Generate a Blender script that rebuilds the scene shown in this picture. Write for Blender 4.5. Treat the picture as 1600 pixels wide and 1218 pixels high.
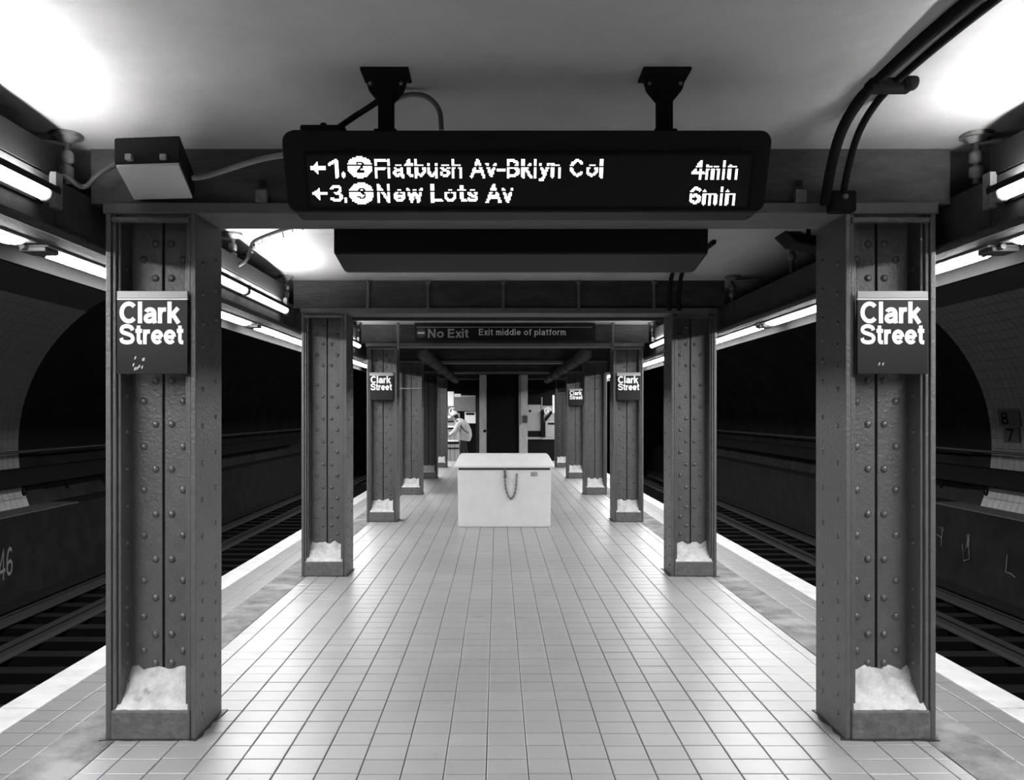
import bpy, math, random
from mathutils import Vector, Matrix
from mathutils.bvhtree import BVHTree
random.seed(7)
SC = bpy.context.scene
for o in list(bpy.data.objects): bpy.data.objects.remove(o, do_unlink=True)
COL = SC.collection
# ------------------------------------------------------------------ camera, world, exposure
F, VX, VY, H = 1355.0, 777.0, 645.0, 1.6          # focal length in px, vanishing point, eye height
cam_d = bpy.data.cameras.new('camera'); cam = bpy.data.objects.new('camera', cam_d); COL.objects.link(cam)
cam.location = (0, 0, H); cam.rotation_euler = (math.pi/2, 0, 0)
cam_d.sensor_width = 36; cam_d.lens = F/1600*36
cam_d.shift_x = (800-VX)/1600; cam_d.shift_y = (VY-609)/1600
cam_d.clip_end = 200
SC.camera = cam
w = bpy.data.worlds.new('world'); SC.world = w; w.use_nodes = True
w.node_tree.nodes['Background'].inputs[0].default_value = (.5, .5, .5, 1)
w.node_tree.nodes['Background'].inputs[1].default_value = 0.0015
vs = SC.view_settings
vs.view_transform = 'Standard'; vs.look = 'None'; vs.gamma = 1; vs.exposure = 0.0; vs.use_curve_mapping = False
SC.cycles.max_bounces = 6; SC.cycles.diffuse_bounces = 1; SC.cycles.glossy_bounces = 3
SC.cycles.use_denoising = True
SC.cycles.sample_clamp_indirect = 6
LENS_E, TUBE_E, TUBE_UP = 98.0, 7.0, 165.0                        # brightness of soffit lenses / upper tubes

CX, S = 0.115, 4.25                                # hall axis, column spacing
def R(x): return CX + x
# ------------------------------------------------------------------ materials
def mat(name, v, rough=.5, var=0, vscale=6, bump=0, bscale=40, spec=.5, metal=0, dirt=None, emit=None, stretch=None):
    m = bpy.data.materials.new(name); m.use_nodes = True
    nt = m.node_tree; N = nt.nodes; L = nt.links; b = N['Principled BSDF']
    b.inputs['Base Color'].default_value = (v, v, v, 1); b.inputs['Roughness'].default_value = rough
    b.inputs['Specular IOR Level'].default_value = spec; b.inputs['Metallic'].default_value = metal
    if emit:
        b.inputs['Emission Color'].default_value = (1, 1, 1, 1); b.inputs['Emission Strength'].default_value = emit
    if var or bump or dirt:
        g = N.new('ShaderNodeNewGeometry'); mp = N.new('ShaderNodeMapping'); L.new(g.outputs['Position'], mp.inputs[0])
        if stretch: mp.inputs['Scale'].default_value = stretch
    if var:
        n = N.new('ShaderNodeTexNoise'); n.inputs['Scale'].default_value = vscale; n.inputs['Detail'].default_value = 6
        n.inputs['Roughness'].default_value = .65
        L.new(mp.outputs[0], n.inputs['Vector'])
        r = N.new('ShaderNodeValToRGB')
        lo, hi = max(v*(1-var), 0), min(v*(1+var), 1)
        r.color_ramp.elements[0].position = .3; r.color_ramp.elements[1].position = .7
        r.color_ramp.elements[0].color = (lo, lo, lo, 1); r.color_ramp.elements[1].color = (hi, hi, hi, 1)
        L.new(n.outputs[0], r.inputs[0]); out = r.outputs[0]
        if dirt:   # dark stains: (value, scale, threshold)
            n2 = N.new('ShaderNodeTexNoise'); n2.inputs['Scale'].default_value = dirt[1]; n2.inputs['Detail'].default_value = 5
            L.new(mp.outputs[0], n2.inputs['Vector'])
            r2 = N.new('ShaderNodeValToRGB'); r2.color_ramp.elements[0].position = dirt[2]; r2.color_ramp.elements[1].position = dirt[2]+.12
            r2.color_ramp.elements[0].color = (0,0,0,1); r2.color_ramp.elements[1].color = (1,1,1,1)
            L.new(n2.outputs[0], r2.inputs[0])
            mx = N.new('ShaderNodeMix'); mx.data_type = 'RGBA'
            L.new(r2.outputs[0], mx.inputs[0]); L.new(out, mx.inputs[6])
            mx.inputs[7].default_value = (dirt[0],)*3+(1,); out = mx.outputs[2]
        L.new(out, b.inputs['Base Color'])
    if bump:
        n = N.new('ShaderNodeTexNoise'); n.inputs['Scale'].default_value = bscale; n.inputs['Detail'].default_value = 4
        L.new(mp.outputs[0], n.inputs['Vector'])
        bm = N.new('ShaderNodeBump'); bm.inputs['Strength'].default_value = bump; bm.inputs['Distance'].default_value = .01
        L.new(n.outputs[0], bm.inputs['Height']); L.new(bm.outputs[0], b.inputs['Normal'])
    return m
def emat(name, s, v=1.0):
    m = bpy.data.materials.new(name); m.use_nodes = True; nt = m.node_tree
    nt.nodes.remove(nt.nodes['Principled BSDF']); e = nt.nodes.new('ShaderNodeEmission')
    e.inputs[0].default_value = (v, v, v, 1); e.inputs[1].default_value = s
    nt.links.new(e.outputs[0], nt.nodes['Material Output'].inputs[0]); return m
def tube_mat():      # upper tubes: extra glow added to their top side to brighten the ceiling
    m = emat('lit_tube', TUBE_E); nt = m.node_tree; N = nt.nodes; L = nt.links
    g = N.new('ShaderNodeNewGeometry'); sp_ = N.new('ShaderNodeSeparateXYZ'); L.new(g.outputs['True Normal'], sp_.inputs[0])
    r = N.new('ShaderNodeMapRange'); r.inputs[1].default_value = .6; r.inputs[2].default_value = .85
    r.inputs[3].default_value = TUBE_E; r.inputs[4].default_value = TUBE_UP; L.new(sp_.outputs[2], r.inputs[0])
    L.new(r.outputs[0], N['Emission'].inputs[1]); return m
TW, TD, TX0, TY0 = .1886, .1637, .1388, 3.848      # floor tile pitch and joint origin
def tile_mat(name='glazed_floor_tile', v=.25):
    m = mat(name, v, .42, spec=1.0, var=.08, vscale=1.6, bump=.12, bscale=9, dirt=(v*.55, 2.3, .66))
    nt = m.node_tree; N = nt.nodes; L = nt.links; b = N['Principled BSDF']
    src = b.inputs['Base Color'].links[0].from_socket
    g = N.new('ShaderNodeNewGeometry')
    off = N.new('ShaderNodeVectorMath'); off.operation = 'SUBTRACT'; off.inputs[1].default_value = (TX0, TY0, 0); L.new(g.outputs['Position'], off.inputs[0])
    dv = N.new('ShaderNodeVectorMath'); dv.operation = 'DIVIDE'; dv.inputs[1].default_value = (TW, TD, 50); L.new(off.outputs[0], dv.inputs[0])
    fl = N.new('ShaderNodeVectorMath'); fl.operation = 'FLOOR'; L.new(dv.outputs[0], fl.inputs[0])
    wn = N.new('ShaderNodeTexWhiteNoise'); L.new(fl.outputs[0], wn.inputs['Vector'])
    mr = N.new('ShaderNodeMapRange'); mr.inputs[3].default_value = .95; mr.inputs[4].default_value = 1.04; L.new(wn.outputs['Value'], mr.inputs[0])
    mu = N.new('ShaderNodeVectorMath'); mu.operation = 'SCALE'; L.new(src, mu.inputs[0]); L.new(mr.outputs[0], mu.inputs['Scale'])
    L.new(mu.outputs[0], b.inputs['Base Color']); return m
M = dict(
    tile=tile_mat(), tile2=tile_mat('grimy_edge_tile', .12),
    grout=mat('dark_grout', .035, .9),
    strip=mat('gritty_concrete', .12, .9, var=.6, vscale=5, bump=.9, bscale=60, dirt=(.22, 2.2, .56)),
    edge=mat('worn_white_edge_paint', .34, .6, var=.18, vscale=5, bump=.3, bscale=50, dirt=(.2, 9, .66)),
    slab=mat('platform_concrete', .06, .9, spec=.1, var=.3),
    paint=mat('thick_grey_column_paint', .085, .36, var=.12, vscale=10, bump=.45, bscale=55, spec=.3),
    rivet=mat('painted_rivet', .08, .3, spec=.6),
    darkcol=mat('unlit_column_and_grime', .02, .5),  # shade put into the colour of some far columns; also the grimy plinths
    block=mat('painted_concrete_block', .09, .7, var=.3, vscale=20, bump=.8, bscale=35),
    mortar=mat('rough_white_mortar', .46, .5, var=.3, vscale=14, bump=1.0, bscale=38, dirt=(.2, 11, .64)),
    gap=mat('black_seam', .004, 1),
    ceil=mat('plaster_ceiling', .38, .9, var=.14, vscale=1.3, bump=.3, bscale=14, dirt=(.24, 1.1, .64)),
    beam=mat('concrete_cased_beam', .06, .8, spec=.1, var=.35, vscale=7, bump=.5, bscale=25, dirt=(.05, 4, .62), stretch=(.5, 1, 2)),
    flange=mat('beam_flange_paint', .13, .6, spec=.1, var=.15, vscale=9, bump=.3, bscale=40),
    girder=mat('girder_paint', .045, .7, spec=.1, var=.25, vscale=8, bump=.3, bscale=30),
    soffit=mat('soffit_paint', .06, .75, spec=.1, var=.2, vscale=6, bump=.3, bscale=30),
    black=mat('black_casing', .011, .5, spec=.08),
    blackm=mat('matt_black', .010, .8, spec=.05),
    darkm=mat('dark_fixture_metal', .05, .5),
    midm=mat('grey_fixture_metal', .22, .45),
    pipe=mat('pale_conduit', .25, .45),
    hang=mat('galvanised_fitting', .13, .5, var=.4, vscale=30),
    lens=emat('lit_lens', LENS_E), tube=tube_mat(),
    led=emat('lit_led', 3.0),
    screen=mat('led_matrix', .016, .5, spec=.1),
    sign=mat('black_enamel_sign', .011, .35, spec=.12), head=mat('sheen_header_grey', .2, .3), white=mat('white_lettering', .85, .4),
    pale=mat('pale_lettering', .4, .4), red=mat('sign_disc', .045, .4), diffuser=mat('frosted_panel', .55, .6),
    chest=mat('white_chest_plastic', .7, .5, var=.05, vscale=5, bump=.15, bscale=60, dirt=(.5, 7, .74)),
    chain=mat('steel_chain', .12, .35, metal=.8), sticker=mat('scuffed_sticker', .3, .6, var=.6, vscale=60),
    wtile=mat('white_wall_tile', .26, .35, spec=.1, var=.1, vscale=8), wgrout=mat('wall_grout', .06, .9),
    lining=mat('sooty_tunnel_lining', .02, .95, spec=.1, var=.5, vscale=2), ring=mat('tunnel_end_band', .018, .9, spec=.1),
    bench=mat('sooty_bench_wall', .009, .9, spec=.1, var=.5, vscale=3), ledge=mat('bench_ledge', .08, .9, spec=.1),
    bed=mat('track_bed', .014, .95, spec=.1, var=.5, vscale=9, bump=.8, bscale=20), rail=mat('rail_steel', .02, .6, spec=.2),
    tie=mat('sleeper_wood', .005, .9, spec=.1), graf=mat('chalky_graffiti', .12, .9), plate=mat('grey_number_plate', .1, .7),
    coat=mat('pale_quilted_coat', .6, .8, bump=.5, bscale=12), cap=mat('white_cap', .75, .8), hair=mat('black_hair', .01, .6),
    skin=mat('skin', .3, .6), trouser=mat('dark_trousers', .02, .8), shoe=mat('dark_shoe', .02, .5),
    grey1=mat('light_grey_panel', .3, .6, var=.15, vscale=30), grey2=mat('mid_grey_panel', .16, .6, var=.2, vscale=30),
    jamb=mat('weathered_pale_jamb', .55, .7, var=.25, vscale=9, stretch=(1, 1, .3)),
)
# ------------------------------------------------------------------ mesh helpers
class MB:
    def __init__(s): s.v = []; s.f = []; s.sm = []
    def add(s, vs, fs, smooth=False):
        b = len(s.v); s.v += [tuple(p) for p in vs]; s.f += [tuple(b+i for i in f) for f in fs]; s.sm += [smooth]*len(fs); return s
    def box(s, x0, x1, y0, y1, z0, z1):
        return s.add([(x0,y0,z0),(x1,y0,z0),(x1,y1,z0),(x0,y1,z0),(x0,y0,z1),(x1,y0,z1),(x1,y1,z1),(x0,y1,z1)],
                     [(3,2,1,0),(4,5,6,7),(0,1,5,4),(1,2,6,5),(2,3,7,6),(3,0,4,7)])
    def prism(s, pts, ax, a, b):          # polygon in the two other axes extruded along ax
        n = len(pts)
        def P(p, t): return {'x':(t,p[0],p[1]), 'y':(p[0],t,p[1]), 'z':(p[0],p[1],t)}[ax]
        v = [P(p,a) for p in pts]+[P(p,b) for p in pts]
        return s.add(v, [tuple(range(n))[::-1], tuple(range(n,2*n))]+[(i,(i+1)%n,n+(i+1)%n,n+i) for i in range(n)])
    def tube(s, pts, r, n=10, cap=True):
        pts = [Vector(p) for p in pts]; rr = r if isinstance(r, (list,tuple)) else [r]*len(pts)
        vs = []; up = None
        for i, p in enumerate(pts):
            t = ((pts[min(i+1,len(pts)-1)]-p).normalized() + (p-pts[max(i-1,0)]).normalized())
            t = t.normalized() if t.length > 1e-6 else Vector((0,0,1))
            if up is None:
                up = Vector((0,0,1)) if abs(t.z) < .9 else Vector((1,0,0))
            a = t.cross(up).normalized(); b = a.cross(t).normalized(); up = b
            for k in range(n):
                q = 2*math.pi*k/n; vs.append(p + (a*math.cos(q)+b*math.sin(q))*rr[i])
        fs = [(i*n+k, i*n+(k+1)%n, (i+1)*n+(k+1)%n, (i+1)*n+k) for i in range(len(pts)-1) for k in range(n)]
        s.add(vs, fs, True)
        if cap:
            m = len(pts)-1
            s.add(vs[:n], [tuple(range(n))[::-1]]); s.add(vs[m*n:], [tuple(range(n))])
        return s
    def dome(s, c, nrm, r, h, n=9, rings=3):
        c = Vector(c); nrm = Vector(nrm).normalized()
        a = nrm.orthogonal().normalized(); b = nrm.cross(a); vs = []
        for j in range(rings):
            q = math.pi/2*j/rings
            for k in range(n):
                t = 2*math.pi*k/n; vs.append(c+(a*math.cos(t)+b*math.sin(t))*r*math.cos(q)+nrm*h*math.sin(q))
        vs.append(c+nrm*h); T = len(vs)-1
        fs = [(j*n+k, j*n+(k+1)%n, (j+1)*n+(k+1)%n, (j+1)*n+k) for j in range(rings-1) for k in range(n)]
        fs += [((rings-1)*n+k, (rings-1)*n+(k+1)%n, T) for k in range(n)]
        return s.add(vs, fs, True)
    def mesh(s, name, m):
        me = bpy.data.meshes.new(name); me.from_pydata(s.v, [], s.f)
        me.polygons.foreach_set('use_smooth', s.sm); me.materials.append(m); me.update(); return me
    def obj(s, name, m, parent=None, bevel=0, seg=2):
        me = s.mesh(name, m); return link(name, me, parent, bevel, seg)
def link(name, me, parent=None, bevel=0, seg=2, loc=None):
    o = bpy.data.objects.new(name, me); COL.objects.link(o)
    if parent: o.parent = parent
    if parent is not None and loc is None:
        # parts are written in world coordinates: undo the parent's offset
        p = parent; off = Vector((0,0,0))
        while p: off += p.location; p = p.parent
        o.location = -off
    elif loc is not None: o.location = loc
    if bevel:
        b = o.modifiers.new('bevel', 'BEVEL'); b.width = bevel; b.segments = seg; b.limit_method = 'ANGLE'; b.angle_limit = .6
    return o
def tag(o, label=None, cat=None, group=None, kind=None):
    for k, v in (('label', label), ('category', cat), ('group', group), ('kind', kind)):
        if v: o[k] = v
    return o
def thing(name, label, cat, loc=(0,0,0), group=None):
    o = bpy.data.objects.new(name, None); COL.objects.link(o); o.location = loc; o.empty_display_size = .1
    return tag(o, label, cat, group)
def px(x, y, d):        # real position at distance d of what the photo shows there
    return Vector(((x-VX)*d/F, d, H-(y-VY)*d/F))
def arcp(cx, cy, rx, ry, a0, a1, n=18):
    return [(cx+rx*math.cos(math.radians(a0+(a1-a0)*i/n)), cy+ry*math.sin(math.radians(a0+(a1-a0)*i/n))) for i in range(n+1)]
def sm(*P, n=5):
    P = [Vector(p) for p in P]; P = [P[0]*2-P[1]]+P+[P[-1]*2-P[-2]]; out = []
    for i in range(1, len(P)-2):
        for k in range(n):
            t = k/n; a, b, c, d = P[i-1:i+3]
            out.append(tuple(.5*((2*b)+(c-a)*t+(2*a-5*b+4*c-d)*t*t+(3*b-a-3*c+d)*t**3)))
    return out+[tuple(P[-2])]
ARCH = lambda x: sm((x, .44), (x+.08, .6), (x+.2, .64), (x+.33, .6), (x+.39, .44))+[(x+.39, 0)]
GL = {   # centre lines of every glyph used, cap height 1; second value is the advance
 'C': ([arcp(.43,.5,.335,.405,42,318)], .85), 'l': ([[(.1,0),(.1,1)]], .27), 'i': ([[(.1,0),(.1,.73)],[(.1,.84),(.1,1)]], .27),
 'a': ([arcp(.3,.46,.2,.18,158,0)+[(.5,.14),(.53,0)], sm((.5,.43),(.3,.385),(.14,.33),(.1,.2),(.16,.11),(.28,.095),(.42,.15),(.5,.27))], .66),
 'r': ([[(.1,0),(.1,.73)], sm((.1,.4),(.15,.56),(.25,.63),(.38,.635))], .44),
 'k': ([[(.1,0),(.1,1)],[(.1,.26),(.5,.71)],[(.25,.42),(.53,.0)]], .64),
 'S': ([sm((.71,.69),(.65,.83),(.41,.905),(.18,.85),(.11,.72),(.18,.6),(.42,.52),(.65,.43),(.73,.28),(.65,.14),(.41,.095),(.16,.15),(.09,.31))], .86),
 't': ([[(.19,.93),(.19,.2)]+sm((.19,.2),(.24,.11),(.38,.095)),[(.02,.665),(.38,.665)]], .44),
 'e': ([[(.1,.36),(.58,.36)], arcp(.34,.365,.24,.27,0,322)], .70), 'o': ([arcp(.35,.365,.25,.27,0,360)], .74),
 'N': ([[(.1,0),(.1,1)],[(.1,.97),(.66,.03)],[(.66,0),(.66,1)]], .86), 'E': ([[(.1,0),(.1,1)],[(.1,.905),(.64,.905)],[(.1,.52),(.6,.52)],[(.1,.095),(.66,.095)]], .76),
 'F': ([[(.1,0),(.1,1)],[(.1,.905),(.62,.905)],[(.1,.5),(.56,.5)]], .68), 'L': ([[(.1,1),(.1,0)],[(.1,.095),(.58,.095)]], .66),
 'x': ([[(.07,0),(.5,.73)],[(.5,0),(.07,.73)]], .6), 'n': ([[(.1,0),(.1,.73)], ARCH(.1)], .66), 'h': ([[(.1,0),(.1,1)], ARCH(.1)], .66),
 'm': ([[(.1,0),(.1,.73)], sm((.1,.46),(.17,.6),(.27,.64),(.37,.59),(.41,.46))+[(.41,0)], sm((.41,.46),(.48,.6),(.58,.64),(.68,.59),(.72,.46))+[(.72,0)]], .9),
 'u': ([[(.1,.73)]+sm((.1,.3),(.14,.14),(.26,.095),(.4,.14),(.49,.28)),[(.49,0),(.49,.73)]], .66),
 'd': ([arcp(.32,.365,.22,.27,0,360),[(.55,0),(.55,1)]], .72), 'b': ([arcp(.36,.365,.22,.27,0,360),[(.1,0),(.1,1)]], .7),
 'p': ([arcp(.36,.365,.22,.27,0,360),[(.1,-.28),(.1,.73)]], .7), 'f': ([[(.17,0),(.17,.72)]+sm((.17,.72),(.22,.88),(.37,.905)),[(.02,.665),(.37,.665)]], .4),
 'v': ([[(.06,.73),(.29,.04),(.52,.73)]], .62), 'y': ([[(.06,.73),(.3,.06)],[(.54,.73)]+sm((.3,.06),(.22,-.14),(.05,-.2))], .62),
 'w': ([[(.06,.73),(.23,.05),(.41,.68),(.59,.05),(.76,.73)]], .86), 'A': ([[(.06,0),(.4,.96),(.74,0)],[(.2,.31),(.6,.31)]], .82),
 'B': ([[(.1,0),(.1,1)],[(.1,.905)]+sm((.42,.905),(.58,.83),(.6,.71),(.54,.57),(.42,.52))+[(.1,.52)],sm((.42,.52),(.6,.45),(.65,.3),(.6,.15),(.44,.095))+[(.1,.095)]], .8),
 's': ([sm((.48,.53),(.41,.61),(.28,.64),(.15,.6),(.11,.52),(.17,.42),(.3,.37),(.44,.31),(.5,.2),(.42,.11),(.28,.09),(.13,.12),(.07,.22))], .62),
 '-': ([[(.03,.4),(.38,.4)]], .44), '.': ([[(.09,0),(.09,.18)]], .24), ' ': ([], .32),
 '1': ([[(.06,.7),(.34,.92),(.34,0)]], .5), '2': ([sm((.1,.68),(.15,.84),(.32,.905),(.51,.84),(.57,.7),(.5,.52),(.3,.32),(.12,.1))+[(.6,.095)]], .7),
 '3': ([sm((.1,.8),(.3,.905),(.5,.84),(.54,.7),(.46,.56),(.3,.52)), sm((.3,.52),(.5,.47),(.58,.3),(.5,.14),(.3,.095),(.08,.2))], .68),
 '4': ([[(.5,0),(.5,.95),(.08,.3),(.68,.3)]], .74), '6': ([sm((.55,.8),(.4,.905),(.22,.84),(.11,.6),(.1,.3)), arcp(.34,.3,.24,.205,0,360)], .7),
 '7': ([[(.06,.905),(.58,.905),(.26,0)]], .66), '8': ([arcp(.34,.7,.2,.2,0,360), arcp(.34,.29,.24,.2,0,360)], .7)}
def layout(s, track=0.0):
    """list of (char, strokes in text space), total width, y range"""
    x = 0; out = []
    for c in s:
        st, adv = GL[c]; out.append((c, [[(p[0]+x, p[1]) for p in q] for q in st])); x += adv+track
    return out, x-track
def stroke_polys(q, w):
    """thicken a centre line into quads, mitred"""
    P = [Vector(p) for p in q]; n = len(P); closed = (P[0]-P[-1]).length < 1e-4; L = []
    for i in range(n):
        a = P[i]-P[i-1] if i > 0 else (P[-1]-P[-2] if closed else P[1]-P[0])
        b = P[i+1]-P[i] if i < n-1 else (P[1]-P[0] if closed else P[-1]-P[-2])
        a = a.normalized() if a.length else b.normalized(); b = b.normalized() if b.length else a
        t = a+b
        if t.length < .25: t = b
        t.normalize(); nrm = Vector((-t.y, t.x)); k = max(nrm.dot(Vector((-b.y, b.x))), .55)
        L.append((P[i]+nrm*w/2/k, P[i]-nrm*w/2/k))
    return [[L[i][1], L[i+1][1], L[i+1][0], L[i][0]] for i in range(n-1)]
def text_on(name, s, P, m, parent, weight=.19, track=0.0, split=False, nrm=(0, -1, 0)):
    """P(u,v): u over the text width, v over the cap height, to world"""
    lay, W = layout(s, track); mb = MB(); objs = []; k = 0; nv = Vector(nrm)
    for c, st in lay:
        if split: mb = MB()
        for q in st:
            for poly in stroke_polys(q, weight):
                k += 1          # every piece a hair in front of the last, so none are coplanar
                mb.add([Vector(P(p[0]/W, p[1]))+nv*(k % 40)*4e-5 for p in poly], [(0,1,2,3)])
        if split and st: objs.append(mb.obj(name, m, parent))
    if not split:
        o = mb.obj(name, m, parent); return o
    return objs

# ------------------------------------------------------------------ platform floor
Y0, Y1 = -1.4, 34.0
fl = MB().box(R(-2.81), R(2.81), Y0, Y1, -.3, -.006).obj('floor', M['slab'])
tag(fl, kind='structure')
MB().box(R(-1.99), R(1.99), Y0, Y1, -.0062, -.0045).obj('grout_bed', M['grout'], fl)
for sx in (-1, 1):
    a, b = sorted((R(sx*2.27), R(sx*2.6)))
    MB().box(a, b, Y0, Y1, -.0062, -.0045).obj('grout_bed', M['grout'], fl)
    a, b = sorted((R(sx*1.985), R(sx*2.272)))
    g = MB(); nx, ny = 5, 220          # gritty band, slightly uneven
    vs = [(a+(b-a)*i/nx, 1.5+(Y1-1.5)*j/ny, .001+random.uniform(-.0022, .0022)) for j in range(ny+1) for i in range(nx+1)]
    g.add(vs, [(j*(nx+1)+i, j*(nx+1)+i+1, (j+1)*(nx+1)+i+1, (j+1)*(nx+1)+i) for j in range(ny) for i in range(nx)], True)
    g.obj('concrete_band', M['strip'], fl)
    a, b = sorted((R(sx*2.6), R(sx*2.815)))
    e = MB()
    y = Y0
    while y < Y1-.01:
        e.box(a, b, y+.004, min(y+1.52, Y1), -.3, .004); y += 1.524
    e.obj('edge_slab', M['edge'], fl, bevel=.008)
def tile_shape(w, d):
    j, c, h = .0030, .003, .006; m = MB(); x, y = w/2-j, d/2-j
    v = [(-x,-y,-h),(x,-y,-h),(x,y,-h),(-x,y,-h),(-x,-y,-c/2),(x,-y,-c/2),(x,y,-c/2),(-x,y,-c/2),(-x+c,-y+c,0),(x-c,-y+c,0),(x-c,y-c,0),(-x+c,y-c,0)]
    m.add(v, [(0,1,5,4),(1,2,6,5),(2,3,7,6),(3,0,4,7),(4,5,9,8),(5,6,10,9),(6,7,11,10),(7,4,8,11),(8,9,10,11)]); return m
strips = []
for lo, hi in ((R(-1.985), R(1.985)), (R(-2.6), R(-2.272)), (R(2.272), R(2.6))):
    xs = [lo]+[TX0+TW*k for k in range(-16, 17) if lo+.03 < TX0+TW*k < hi-.03]+[hi]
    strips += list(zip(xs[:-1], xs[1:]))
singles, rest, rest2, cache = 0, MB(), MB(), {}
rows = [k for k in range(-31, 184)]
order = sorted(((k, a, b) for k in rows for a, b in strips), key=lambda t: (t[0] < 0, t[0], abs(t[1])))
joff = {s: random.uniform(-.006, .006) for s in strips}
for k, a, b in order:
    yc = TY0+TD*(k+.5)+joff[(a, b)]; xc = (a+b)/2
    if yc > Y1-.15 or yc < Y0+.1: continue
    t = random.uniform(-.0009, .0006)
    if singles < 300 and k >= 0:
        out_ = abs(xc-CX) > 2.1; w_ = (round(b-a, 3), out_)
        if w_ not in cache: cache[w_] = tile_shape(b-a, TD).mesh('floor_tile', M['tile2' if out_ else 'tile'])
        link('floor_tile', cache[w_], fl, loc=(xc, yc, t)); singles += 1
    else:
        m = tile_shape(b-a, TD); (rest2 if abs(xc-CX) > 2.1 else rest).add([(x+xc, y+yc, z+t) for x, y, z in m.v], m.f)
tag(rest.obj('tile_field', M['tile'], fl), kind='stuff')
tag(rest2.obj('tile_field', M['tile2'], fl), kind='stuff')
# ------------------------------------------------------------------ ceiling
def cz(y):
    t = (y/S) % 1.0; return 2.9+.085*math.sin(math.pi*t)**.7
ce = MB(); ys = [-4.25+4.25*i/12 for i in range(0, 12*10+1)]; xsn = [R(x) for x in (-2.9,-2.3,-1.6,-.8,0,.8,1.6,2.3,2.9)]
vs = [(x, y, cz(y)+(0 if abs(x-CX) < 2.4 else -.05)) for y in ys for x in xsn]; n = len(xsn)
ce.add(vs, [(j*n+i, (j+1)*n+i, (j+1)*n+i+1, j*n+i+1) for j in range(len(ys)-1) for i in range(n-1)], True)
ce.add([(p[0], p[1], p[2]+.25) for p in vs], [(j*n+i, j*n+i+1, (j+1)*n+i+1, (j+1)*n+i) for j in range(len(ys)-1) for i in range(n-1)])
tag(ce.obj('ceiling', M['ceil']), kind='structure')
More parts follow.
